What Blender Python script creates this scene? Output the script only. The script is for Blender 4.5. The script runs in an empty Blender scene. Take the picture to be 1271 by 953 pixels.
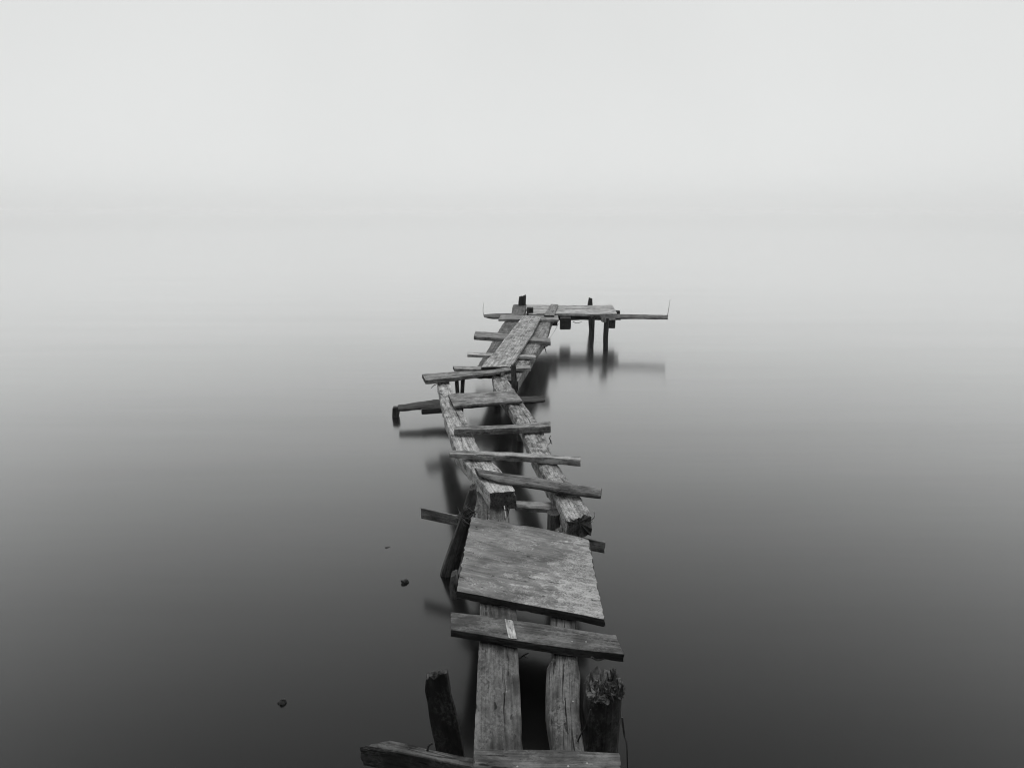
import bpy, bmesh, math, random
from mathutils import Vector, Matrix, noise

scene = bpy.context.scene
COL = scene.collection
R = math.radians

# ------------------------------------------------------------------ camera
cam_data = bpy.data.cameras.new('camera')
cam = bpy.data.objects.new('camera', cam_data)
COL.objects.link(cam)
cam.location = (0.0, 0.0, 1.9)
cam.rotation_euler = (R(90.0 - 14.4163), 0.0, 0.0)
cam_data.sensor_width = 36.0
cam_data.lens = 24.0755
cam_data.clip_start = 0.05
cam_data.clip_end = 3000.0
scene.camera = cam

# ------------------------------------------------------------------ world: white overcast sky
SUN_EL, SUN_AZ = R(66.0), R(0.0)          # a veiled sun ahead of the camera, high up
world = bpy.data.worlds.new('World')
scene.world = world
world.use_nodes = True
wn, wl = world.node_tree.nodes, world.node_tree.links
wn.clear()
sky = wn.new('ShaderNodeTexSky')
sky.sky_type = 'NISHITA'
sky.sun_disc = False
sky.sun_elevation = SUN_EL
sky.sun_rotation = SUN_AZ
sky.air_density = 1.0
sky.dust_density = 1.0
bw = wn.new('ShaderNodeRGBToBW')           # the photograph is black and white
cloud = wn.new('ShaderNodeMix')            # an even sheet of cloud over the clear sky
cloud.data_type = 'RGBA'
cloud.inputs['Factor'].default_value = 0.80
wtc = wn.new('ShaderNodeTexCoord')         # faint drift in the cloud
drift = wn.new('ShaderNodeTexNoise')
drift.inputs['Scale'].default_value = 2.2
drift.inputs['Detail'].default_value = 3.0
dr = wn.new('ShaderNodeMapRange')
dr.inputs['From Min'].default_value = 0.3
dr.inputs['From Max'].default_value = 0.7
dr.inputs['To Min'].default_value = 0.965
dr.inputs['To Max'].default_value = 1.035
dm = wn.new('ShaderNodeVectorMath')
dm.operation = 'MULTIPLY'
dm.inputs[0].default_value = (8.25, 8.39, 8.32)
wl.new(wtc.outputs['Generated'], drift.inputs['Vector'])
wl.new(drift.outputs['Fac'], dr.inputs['Value'])
wl.new(dr.outputs['Result'], dm.inputs[1])
wl.new(dm.outputs['Vector'], cloud.inputs['B'])
bg = wn.new('ShaderNodeBackground')
bg.inputs['Strength'].default_value = 0.10
wo = wn.new('ShaderNodeOutputWorld')
wl.new(sky.outputs['Color'], bw.inputs['Color'])
wl.new(bw.outputs['Val'], cloud.inputs['A'])
wl.new(cloud.outputs['Result'], bg.inputs['Color'])
wl.new(bg.outputs['Background'], wo.inputs['Surface'])

sun_data = bpy.data.lights.new('sun', 'SUN')
sun_data.energy = 1.4
sun_data.angle = R(30.0)
sun_data.color = (1.0, 0.995, 0.985)
sun = bpy.data.objects.new('sun', sun_data)
COL.objects.link(sun)
sun_dir = Vector((math.sin(SUN_AZ) * math.cos(SUN_EL), math.cos(SUN_AZ) * math.cos(SUN_EL), math.sin(SUN_EL)))
sun.rotation_euler = sun_dir.to_track_quat('Z', 'Y').to_euler()
sun.location = sun_dir * 50

vs = scene.view_settings
vs.view_transform = 'Standard'
vs.look = 'None'
vs.exposure = 0.0
vs.gamma = 1.0
vs.use_curve_mapping = False
scene.render.engine = 'CYCLES'
scene.cycles.use_denoising = True
scene.cycles.pixel_filter_type = 'BLACKMAN_HARRIS'
scene.cycles.filter_width = 1.1
scene.cycles.max_bounces = 48
scene.cycles.volume_bounces = 40


# ------------------------------------------------------------------ materials
def nodes_of(m):
    m.use_nodes = True
    nt = m.node_tree
    return nt, nt.nodes, nt.links, nt.nodes['Principled BSDF']


def grey(v, warm=0.0):
    return (v * (1 + warm), v * 1.004, v * (1 - warm), 1.0)


def wood(name, tone, dark=0.35, pale=1.9, lichen=0.0, crack=0.7, wet=0.0, bump=0.8, side=False, gs=(1.8, 85.0), fleck=1.0, gc=1.0):
    """Weathered timber: grain along local X, drying cracks, dirt and lichen specks."""
    m = bpy.data.materials.new(name)
    nt, N, L, bsdf = nodes_of(m)

    def node(kind, **kw):
        n = N.new(kind)
        for k, v in kw.items():
            setattr(n, k, v)
        return n

    tc = node('ShaderNodeTexCoord')
    oi = node('ShaderNodeObjectInfo')
    mul = node('ShaderNodeMath', operation='MULTIPLY')
    mul.inputs[1].default_value = 73.0
    L.new(oi.outputs['Random'], mul.inputs[0])
    off = node('ShaderNodeVectorMath', operation='ADD')
    L.new(tc.outputs['Object'], off.inputs[0])
    L.new(mul.outputs[0], off.inputs[1])

    def tex(scale, detail, rough=0.6, dist=0.0):
        mp = node('ShaderNodeMapping')
        mp.inputs['Scale'].default_value = scale
        L.new(off.outputs[0], mp.inputs['Vector'])
        n = node('ShaderNodeTexNoise')
        n.inputs['Scale'].default_value = 1.0
        n.inputs['Detail'].default_value = detail
        n.inputs['Roughness'].default_value = rough
        n.inputs['Distortion'].default_value = dist
        L.new(mp.outputs[0], n.inputs['Vector'])
        return n.outputs['Fac']

    def ramp(src, a, b, va=0.0, vb=1.0):
        r = node('ShaderNodeMapRange')
        r.inputs['From Min'].default_value = a
        r.inputs['From Max'].default_value = b
        r.inputs['To Min'].default_value = va
        r.inputs['To Max'].default_value = vb
        L.new(src, r.inputs['Value'])
        return r.outputs['Result']

    def math2(op, a, b):
        n = node('ShaderNodeMath', operation=op)
        for i, s in enumerate((a, b)):
            if isinstance(s, (int, float)):
                n.inputs[i].default_value = s
            else:
                L.new(s, n.inputs[i])
        return n.outputs[0]

    grain = tex((gs[0], gs[1], gs[1]), 7, 0.68, 0.25)
    broad = tex((2.2, 9.0, 9.0), 4, 0.6, 0.6)
    blot = tex((11.0, 16.0, 16.0), 5, 0.65)
    speck = tex((70.0 * fleck, 100.0 * fleck, 100.0 * fleck), 3, 0.7)
    line = tex((1.6, 30.0, 30.0), 3, 0.5, 0.2)
    # tone = base * grain * broad
    t = math2('MULTIPLY', ramp(grain, 0.33, 0.67, 1 - 0.65 * gc, 1 + 0.6 * gc), ramp(broad, 0.3, 0.7, 0.7, 1.3))
    t = math2('MULTIPLY', t, ramp(blot, 0.30, 0.52, dark, 1.0))
    stain = tex((3.2, 12.0, 12.0), 6, 0.7, 1.2)
    t = math2('MULTIPLY', t, ramp(stain, 0.36, 0.62, 0.55, 1.28))
    # cracks: a thin band of the stretched noise
    c = math2('ABSOLUTE', math2('SUBTRACT', line, 0.47), 0.0)
    crk = ramp(c, 0.004, 0.016, 1.0, 0.0)
    crk = math2('MULTIPLY', crk, ramp(broad, 0.48, 0.56, 0.0, crack))
    t = math2('MULTIPLY', t, math2('SUBTRACT', 1.0, crk))
    # pits
    pit = ramp(speck, 0.30, 0.40, 0.5, 1.0)
    t = math2('MULTIPLY', t, pit)
    gouge = tex((16.0, 60.0, 60.0), 2, 0.5)            # knots and gouges
    t = math2('MULTIPLY', t, ramp(gouge, 0.285, 0.33, 0.15, 1.0))
    geo = node('ShaderNodeNewGeometry')                # arrises rubbed pale
    t = math2('MULTIPLY', t, ramp(geo.outputs['Pointiness'], 0.53, 0.60, 1.0, 1.25))
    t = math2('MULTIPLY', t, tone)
    t = math2('MULTIPLY', t, ramp(oi.outputs['Random'], 0.0, 1.0, 0.72, 1.28))
    # lichen and droppings: pale flecks in patches
    patch = blot
    if side:        # the bleached, flaking right-hand third of the sheet
        sx = node('ShaderNodeSeparateXYZ')
        L.new(tc.outputs['Object'], sx.inputs[0])
        fl = tex((22.0, 34.0, 34.0), 7, 0.72, 0.5)
        flake = ramp(math2('ADD', fl, ramp(sx.outputs['X'], -0.25, 0.30, -0.10, 0.09)), 0.555, 0.575)
        t = math2('MULTIPLY', t, ramp(flake, 0.0, 1.0, 1.0, 1.75))
        hole = tex((20.0, 45.0, 45.0), 4, 0.6, 0.3)
        t = math2('MULTIPLY', t, ramp(hole, 0.315, 0.335, 0.22, 1.0))
        patch = math2('ADD', blot, ramp(sx.outputs['X'], 0.0, 0.28, -0.09, 0.15))
    lic = math2('MULTIPLY', ramp(speck, 0.46, 0.58, 0.0, 1.0), ramp(patch, 0.50 - 0.12 * lichen, 0.62 - 0.08 * lichen, 0.0, lichen))
    mixf = node('ShaderNodeMix', data_type='FLOAT')
    L.new(lic, mixf.inputs['Factor'])
    L.new(t, mixf.inputs['A'])
    mixf.inputs['B'].default_value = min(0.6, tone * pale)
    col = node('ShaderNodeCombineColor')
    for ch in ('Red', 'Green', 'Blue'):
        L.new(mixf.outputs['Result'], col.inputs[ch])
    L.new(col.outputs['Color'], bsdf.inputs['Base Color'])
    bsdf.inputs['Roughness'].default_value = 0.82 - 0.35 * wet
    bsdf.inputs['Specular IOR Level'].default_value = 0.25 + 0.2 * wet
    hgt = math2('ADD', math2('MULTIPLY', grain, 0.6), math2('MULTIPLY', speck, 0.35))
    hgt = math2('SUBTRACT', hgt, math2('MULTIPLY', crk, 1.2))
    bp = node('ShaderNodeBump')
    bp.inputs['Strength'].default_value = bump
    bp.inputs['Distance'].default_value = 0.006
    L.new(hgt, bp.inputs['Height'])
    L.new(bp.outputs['Normal'], bsdf.inputs['Normal'])
    return m


MAT = {
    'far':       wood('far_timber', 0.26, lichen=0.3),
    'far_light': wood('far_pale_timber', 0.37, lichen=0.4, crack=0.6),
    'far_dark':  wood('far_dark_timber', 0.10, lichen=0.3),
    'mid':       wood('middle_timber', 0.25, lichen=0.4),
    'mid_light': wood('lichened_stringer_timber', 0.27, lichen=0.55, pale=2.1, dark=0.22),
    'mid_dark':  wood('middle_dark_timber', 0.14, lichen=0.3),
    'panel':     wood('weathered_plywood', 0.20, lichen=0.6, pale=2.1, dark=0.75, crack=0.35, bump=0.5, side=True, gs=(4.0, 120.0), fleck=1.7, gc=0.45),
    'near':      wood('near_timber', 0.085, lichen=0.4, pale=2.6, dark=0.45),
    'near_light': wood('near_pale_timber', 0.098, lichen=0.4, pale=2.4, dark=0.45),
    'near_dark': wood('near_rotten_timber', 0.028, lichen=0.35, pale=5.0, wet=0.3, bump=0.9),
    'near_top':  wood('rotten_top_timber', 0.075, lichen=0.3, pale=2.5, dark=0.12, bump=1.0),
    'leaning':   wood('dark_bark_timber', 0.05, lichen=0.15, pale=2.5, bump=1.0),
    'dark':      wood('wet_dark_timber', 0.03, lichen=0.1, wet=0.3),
    'end':       wood('end_grain_and_side_shade', 0.04, lichen=0.1, crack=0.8),
    'end_mid':   wood('weathered_end_grain', 0.09, lichen=0.2, crack=0.9),
    'pale':      wood('pale_strip', 0.30, lichen=0.3, crack=0.4),
    'straw':     wood('straw', 0.13, crack=0.0),
}


def plain(name, v, rough=0.6, metal=0.0):
    m = bpy.data.materials.new(name)
    nt, N, L, b = nodes_of(m)
    nz = N.new('ShaderNodeTexNoise')
    nz.inputs['Scale'].default_value = 60.0
    rp = N.new('ShaderNodeMapRange')
    rp.inputs['To Min'].default_value = v * 0.6
    rp.inputs['To Max'].default_value = v * 1.4
    L.new(nz.outputs['Fac'], rp.inputs['Value'])
    cc = N.new('ShaderNodeCombineColor')
    for ch in ('Red', 'Green', 'Blue'):
        L.new(rp.outputs['Result'], cc.inputs[ch])
    L.new(cc.outputs['Color'], b.inputs['Base Color'])
    b.inputs['Roughness'].default_value = rough
    b.inputs['Metallic'].default_value = metal
    return m


MAT['wire'] = plain('rusty_wire', 0.12, 0.6, 0.3)
MAT['nail'] = plain('nail_head', 0.30, 0.5, 0.3)


def water_material():
    m = bpy.data.materials.new('still_lake_water')
    nt, N, L, b = nodes_of(m)
    tc = N.new('ShaderNodeTexCoord')
    mp = N.new('ShaderNodeMapping')
    mp.inputs['Scale'].default_value = (0.35, 2.2, 1.0)
    nz = N.new('ShaderNodeTexNoise')
    nz.inputs['Scale'].default_value = 1.0
    nz.inputs['Detail'].default_value = 4.0
    L.new(tc.outputs['Object'], mp.inputs['Vector'])
    L.new(mp.outputs[0], nz.inputs['Vector'])
    rr = N.new('ShaderNodeMapRange')
    rr.inputs['To Min'].default_value = 0.13
    rr.inputs['To Max'].default_value = 0.19
    L.new(nz.outputs['Fac'], rr.inputs['Value'])
    bp = N.new('ShaderNodeBump')
    bp.inputs['Strength'].default_value = 0.06
    bp.inputs['Distance'].default_value = 0.02
    L.new(nz.outputs['Fac'], bp.inputs['Height'])
    mp2 = N.new('ShaderNodeMapping')                 # slow, broad swell
    mp2.inputs['Scale'].default_value = (0.07, 0.4, 1.0)
    mp2.inputs['Rotation'].default_value = (0, 0, 0.12)
    nz2 = N.new('ShaderNodeTexNoise')
    nz2.inputs['Scale'].default_value = 1.0
    nz2.inputs['Detail'].default_value = 2.0
    L.new(tc.outputs['Object'], mp2.inputs['Vector'])
    L.new(mp2.outputs[0], nz2.inputs['Vector'])
    bp2 = N.new('ShaderNodeBump')
    bp2.inputs['Strength'].default_value = 0.24
    bp2.inputs['Distance'].default_value = 0.05
    L.new(nz2.outputs['Fac'], bp2.inputs['Height'])
    L.new(bp2.outputs['Normal'], bp.inputs['Normal'])
    # a mirror film over murky water; the ripples averaged by the long exposure make it shinier than one flat film
    fr = N.new('ShaderNodeFresnel')
    fr.inputs['IOR'].default_value = 1.33
    om = N.new('ShaderNodeMath'); om.operation = 'SUBTRACT'; om.inputs[0].default_value = 1.0
    pw = N.new('ShaderNodeMath'); pw.operation = 'POWER'; pw.inputs[1].default_value = 3.9
    om2 = N.new('ShaderNodeMath'); om2.operation = 'SUBTRACT'; om2.inputs[0].default_value = 1.0
    f0 = N.new('ShaderNodeMapRange')            # the look straight down is into dark water
    f0.inputs['From Min'].default_value = 0.0205
    L.new(fr.outputs[0], f0.inputs['Value'])
    L.new(f0.outputs[0], om.inputs[1]); L.new(om.outputs[0], pw.inputs[0]); L.new(pw.outputs[0], om2.inputs[1])
    N.remove(b)
    df = N.new('ShaderNodeBsdfDiffuse')
    df.inputs['Color'].default_value = (0.006, 0.0061, 0.0061, 1)
    gl = N.new('ShaderNodeBsdfGlossy')
    gl.inputs['Color'].default_value = (0.91, 0.91, 0.91, 1)
    L.new(rr.outputs['Result'], gl.inputs['Roughness'])
    for n in (fr, gl):
        L.new(bp.outputs['Normal'], n.inputs['Normal'])
    mx = N.new('ShaderNodeMixShader')
    L.new(om2.outputs[0], mx.inputs[0]); L.new(df.outputs[0], mx.inputs[1]); L.new(gl.outputs[0], mx.inputs[2])
    L.new(mx.outputs[0], N['Material Output'].inputs['Surface'])
    return m


def bank_material():
    m = bpy.data.materials.new('dark_sky_block')
    nt, N, L, b = nodes_of(m)
    nz = N.new('ShaderNodeTexNoise')
    nz.inputs['Scale'].default_value = 1.5
    nz.inputs['Detail'].default_value = 8.0
    rp = N.new('ShaderNodeMapRange')
    rp.inputs['To Min'].default_value = 0.02
    rp.inputs['To Max'].default_value = 0.08
    tc = N.new('ShaderNodeTexCoord')
    L.new(tc.outputs['Object'], nz.inputs['Vector'])
    L.new(nz.outputs['Fac'], rp.inputs['Value'])
    cc = N.new('ShaderNodeCombineColor')
    for ch in ('Red', 'Green', 'Blue'):
        L.new(rp.outputs['Result'], cc.inputs[ch])
    L.new(cc.outputs['Color'], b.inputs['Base Color'])
    b.inputs['Roughness'].default_value = 0.95
    return m


# ------------------------------------------------------------------ helpers
def tag(o, label=None, cat=None, group=None, kind=None):
    if label: o['label'] = label
    if cat: o['category'] = cat
    if group: o['group'] = group
    if kind: o['kind'] = kind
    return o


def link_mesh(name, verts, faces, mats, parent=None, frame=None, mat_idx=None, smooth=True):
    me = bpy.data.meshes.new(name)
    if frame is not None:
        inv = frame.inverted()
        verts = [inv @ Vector(v) for v in verts]
    me.from_pydata([tuple(v) for v in verts], [], faces)
    for m in mats:
        me.materials.append(m)
    if mat_idx:
        me.polygons.foreach_set('material_index', mat_idx)
    me.polygons.foreach_set('use_smooth', [smooth] * len(me.polygons))
    me.update()
    bm = bmesh.new()
    bm.from_mesh(me)
    bmesh.ops.recalc_face_normals(bm, faces=bm.faces)
    bm.to_mesh(me)
    bm.free()
    if smooth:
        me.set_sharp_from_angle(angle=R(42))
    o = bpy.data.objects.new(name, me)
    COL.objects.link(o)
    if frame is not None:
        o.matrix_world = frame
    if parent is not None:
        o.parent = parent
        o.matrix_parent_inverse = Matrix.Identity(4)
        o.matrix_basis = parent.matrix_basis.inverted() @ (frame if frame is not None else Matrix.Identity(4))
    return o


def empty(name, loc):
    o = bpy.data.objects.new(name, None)
    o.empty_display_size = 0.2
    COL.objects.link(o)
    o.matrix_basis = Matrix.Translation(loc)
    return o


def fbm(p, s, octv=3):
    v, a, tot = 0.0, 1.0, 0.0
    q = Vector(p) * s
    for _ in range(octv):
        v += a * noise.noise(q)
        tot += a
        a *= 0.5
        q = q * 2.03 + Vector((3.1, 1.7, 5.3))
    return v / tot


def ring_profile(prof, rad, aspect, ntop):
    """(u, v) outline of a timber's section, u across -1..1, v down 0..1."""
    pts = []
    if prof == 'log':
        n = 20
        for i in range(n):
            a = math.pi - 2 * math.pi * i / n
            pts.append((math.cos(a), 0.5 - 0.5 * math.sin(a)))
        return pts
    # rounded rectangle: the radius is a share of the thickness
    ru = min(0.9, rad * aspect)
    rv = rad
    for i in range(ntop + 1):                       # top, left to right
        pts.append((-1 + ru + (2 - 2 * ru) * i / ntop, 0.0))
    pts.append((1 - ru * 0.3, rv * 0.3))
    for i in range(4):                              # right side
        pts.append((1.0, rv + (1 - 2 * rv) * i / 3))
    pts.append((1 - ru * 0.3, 1 - rv * 0.3))
    for i in range(7):                              # underside
        pts.append((1 - ru - (2 - 2 * ru) * i / 6, 1.0))
    pts.append((-1 + ru * 0.3, 1 - rv * 0.3))
    for i in range(4):
        pts.append((-1.0, 1 - rv - (1 - 2 * rv) * i / 3))
    pts.append((-1 + ru * 0.3, rv * 0.3))
    return pts


def timber(d, parent, seed):
    """One timber lofted through its measured stations, with worn edges and ends."""
    rnd = random.Random(seed)
    so = Vector((rnd.uniform(-50, 50), rnd.uniform(-50, 50), rnd.uniform(-50, 50)))
    A = [Vector(s[0]) for s in d['secs']]
    B = [Vector(s[1]) for s in d['secs']]
    n0 = len(A)
    th = d['th'] if isinstance(d['th'], (list, tuple)) else [d['th']] * n0
    th = list(th) + [th[-1]] * (n0 - len(th))
    up = Vector(d['up'])
    C = [(a + b) / 2 for a, b in zip(A, B)]
    seg = [(C[i + 1] - C[i]).length for i in range(n0 - 1)]
    total = sum(seg)
    nst = max(6, min(130, int(total / d['res'])))
    acc = [0.0]
    for s in seg:
        acc.append(acc[-1] + s)

    def herm(vals, i, f):
        p0 = vals[max(i - 1, 0)]; p1 = vals[i]; p2 = vals[i + 1]; p3 = vals[min(i + 2, n0 - 1)]
        m1 = (p2 - p0) * 0.5; m2 = (p3 - p1) * 0.5
        f2, f3 = f * f, f * f * f
        h = (2 * f3 - 3 * f2 + 1) * p1 + (f3 - 2 * f2 + f) * m1 + (-2 * f3 + 3 * f2) * p2 + (f3 - f2) * m2
        return (p1 + (p2 - p1) * f) * 0.5 + h * 0.5

    width = sum((a - b).length for a, b in zip(A, B)) / n0
    ntop = max(6, min(30, int(width / 0.006))) if d['res'] < 0.016 else max(5, min(12, int(width / 0.012)))
    if d.get('cracks'):
        ntop = max(ntop, 36)
    thm = sum(th) / n0
    prof = ring_profile(d['prof'], d['rad'], 2 * thm / max(width, 1e-3), ntop)
    np_ = len(prof)
    axis = (C[-1] - C[0]).normalized()
    rough, jag = d['rough'], d['jag']
    warp = 0.0 if d['prof'] == 'log' or abs(up.z) < 0.5 else min(0.005, total * 0.004)
    wph, wtw = rnd.uniform(0, 6.28), rnd.uniform(-1, 1)
    verts, faces, mi = [], [], []
    for k in range(nst + 1):
        s = total * k / nst
        i = 0
        while i < n0 - 2 and s > acc[i + 1]:
            i += 1
        f = (s - acc[i]) / max(seg[i], 1e-6)
        a, b = herm(A, i, f), herm(B, i, f)
        t = th[i] + (th[i + 1] - th[i]) * f
        c, h = (a + b) / 2, (b - a) / 2
        edge = min(s, total - s)
        ring = list(prof)
        for (cu, t0, t1, dep, cw) in d.get('cracks', ()):        # splits: a narrow notch cut along the grain
            tt = s / total
            if t0 < tt < t1:
                cc = cu + 0.10 * noise.noise(Vector((s * 9.0, cu * 7.0, seed * 1.3)))
                cc += 0.03 * noise.noise(Vector((s * 45.0, cu * 7.0, seed * 1.3)))
                q = min(range(2, ntop - 1), key=lambda k_: abs(prof[k_][0] - cc))
                g = min(1.0, (tt - t0) * 14, (t1 - tt) * 14)
                wu = cw * 0.5 * g / h.length
                ring[q - 1] = (cc - wu, 0.0)
                ring[q] = (cc, g * dep / t)
                ring[q + 1] = (cc + wu, 0.0)
        for (u, v), (uu, vv) in zip(prof, ring):
            p = c + h * uu - up * (t * vv)
            # worn edges and uneven faces: long along the grain, short across it
            loc = Vector((s * 3.2, u * h.length * 14, v * t * 14)) + so
            w = fbm(loc, 1.0, 3) * rough * 1.6
            w += noise.noise(Vector((s * 14, u * h.length * 45, v * t * 45)) + so) * rough * 0.55
            hd = h.normalized() * (abs(u) ** 3 * (1 if u > 0 else -1))
            vd = up * (1 - 2 * v)
            nrm = hd * 0.9 + vd
            # chipped corners
            if abs(u) > 0.85 and (v < 0.15 or v > 0.85):
                ch = noise.noise(Vector((s * 11.0, u * 3.1, v * 5.7)) + so) + 0.4 * noise.noise(Vector((s * 37.0, u * 3.1, v * 5.7)) + so)
                if ch > 0.18:
                    p -= (hd + vd * 0.5) * (ch - 0.18) * max(rough, 0.0025) * 5.0
            p += nrm * w + up * warp * math.sin(2.2 * math.pi * s / total + wph) * (0.4 + 0.6 * u * wtw)
            if jag and edge < jag * 3 + 1e-4:
                e = (1 - edge / (jag * 3 + 1e-4))
                j = (fbm(Vector((u * h.length * 75, v * t * 75, 9.1 if s < total / 2 else 2.3)) + so, 1.0, 3) - 0.1) * jag * 1.8
                p += axis * (j if s > total / 2 else -j) * e
            verts.append(p)
    for k in range(nst):
        for q in range(np_):
            q2 = (q + 1) % np_
            faces.append((k * np_ + q, k * np_ + q2, (k + 1) * np_ + q2, (k + 1) * np_ + q))
            side_face = d.get('edge') and (prof[q][1] > 0.02 or prof[q2][1] > 0.02) and (prof[q][1] < 0.98 or prof[q2][1] < 0.98)  # long sides share the dark end tone, their shade put into the colour
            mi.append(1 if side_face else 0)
    # end grain
    for base, sgn in ((0, -1), (nst * np_, 1)):
        ring = [verts[base + q] for q in range(np_)]
        cen = sum(ring, Vector()) / np_
        prev = list(range(base, base + np_))
        for sc in (0.72, 0.38):
            st = len(verts)
            for q in range(np_):
                p = cen + (ring[q] - cen) * sc
                p += axis * (fbm(p * 40 + so, 1.0, 2)) * (jag * 0.9 + 0.001)
                verts.append(p)
            cur = list(range(st, st + np_))
            for q in range(np_):
                q2 = (q + 1) % np_
                faces.append((prev[q], prev[q2], cur[q2], cur[q]))
                mi.append(1)
            prev = cur
        verts.append(cen + axis * sgn * -0.3 * jag)
        ci = len(verts) - 1
        for q in range(np_):
            faces.append((prev[q], prev[(q + 1) % np_], ci))
            mi.append(1)
    x = axis
    z = (up - x * up.dot(x))
    z = z.normalized() if z.length > 1e-3 else Vector((0, 0, 1))
    y = z.cross(x).normalized()
    M = Matrix((x, y, z)).transposed().to_4x4()
    M.translation = sum(C, Vector()) / n0
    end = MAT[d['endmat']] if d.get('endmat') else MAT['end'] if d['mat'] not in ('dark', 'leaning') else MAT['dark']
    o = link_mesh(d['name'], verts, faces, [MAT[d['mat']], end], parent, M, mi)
    if d.get('label') and parent is not None:
        o['label'] = d['label']
    return o


def tube(name, pts, r, mat, parent=None, seed=0, nseg=6):
    P = [Vector(p) for p in pts]
    fine = []
    for i in range(len(P) - 1):
        for k in range(5):
            f = k / 5
            p0 = P[max(i - 1, 0)]; p1 = P[i]; p2 = P[i + 1]; p3 = P[min(i + 2, len(P) - 1)]
            m1, m2 = (p2 - p0) * 0.5, (p3 - p1) * 0.5
            fine.append((2*f**3-3*f*f+1)*p1 + (f**3-2*f*f+f)*m1 + (-2*f**3+3*f*f)*p2 + (f**3-f*f)*m2)
    fine.append(P[-1])
    verts, faces = [], []
    n = len(fine)
    for i, p in enumerate(fine):
        tg = (fine[min(i + 1, n - 1)] - fine[max(i - 1, 0)]).normalized()
        side = tg.cross(Vector((0.3, 0.2, 1))).normalized()
        oth = tg.cross(side)
        rr = r * (1.0 + 0.35 * noise.noise(p * 30 + Vector((seed, 0, 0)))) * (1 - 0.45 * i / n)
        for q in range(nseg):
            a = 2 * math.pi * q / nseg
            verts.append(p + side * math.cos(a) * rr + oth * math.sin(a) * rr)
    for i in range(n - 1):
        for q in range(nseg):
            q2 = (q + 1) % nseg
            faces.append((i * nseg + q, i * nseg + q2, (i + 1) * nseg + q2, (i + 1) * nseg + q))
    faces.append(tuple(range(nseg)))
    faces.append(tuple(range((n - 1) * nseg, n * nseg)))
    if name is None:
        return verts, faces
    fr = Matrix.Translation(sum(fine, Vector()) / n)
    return link_mesh(name, verts, faces, [MAT[mat]], parent, fr)


# ------------------------------------------------------------------ the setting
def sheet(name, pts, mat):
    o = link_mesh(name, pts, [(0, 1, 2, 3)], [mat], None, None, None, False)
    tag(o, kind='structure')
    return o


FAR = 1500.0
lake = sheet('lake_water', [(-FAR, -60, 0), (FAR, -60, 0), (FAR, FAR, 0), (-FAR, FAR, 0)], water_material())

# unseen dark bank added behind the camera to block sky from the timber fronts
bv, bf = [], []
NX, NY = 80, 24
for j in range(NY + 1):
    for i in range(NX + 1):
        x = -90 + 180 * i / NX
        f = j / NY
        y = -1.6 - 10.0 * f + 0.7 * fbm((x * 0.2, f * 3, 4.0), 1.0) * min(1, f * 6)
        z = -0.8 + 15.5 * f ** 0.8 + (1.2 * fbm((x * 0.35, y * 0.35, 1.0), 1.0) + 0.5 * fbm((x * 1.3, y * 1.3, 2.0), 1.0)) * min(1, f * 4)
        bv.append((x, y, z))
for j in range(NY):
    for i in range(NX):
        a = j * (NX + 1) + i
        bf.append((a, a + 1, a + NX + 2, a + NX + 1))
bank = link_mesh('sky_block_bank', bv, bf, [bank_material()])
tag(bank, kind='structure')

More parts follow.
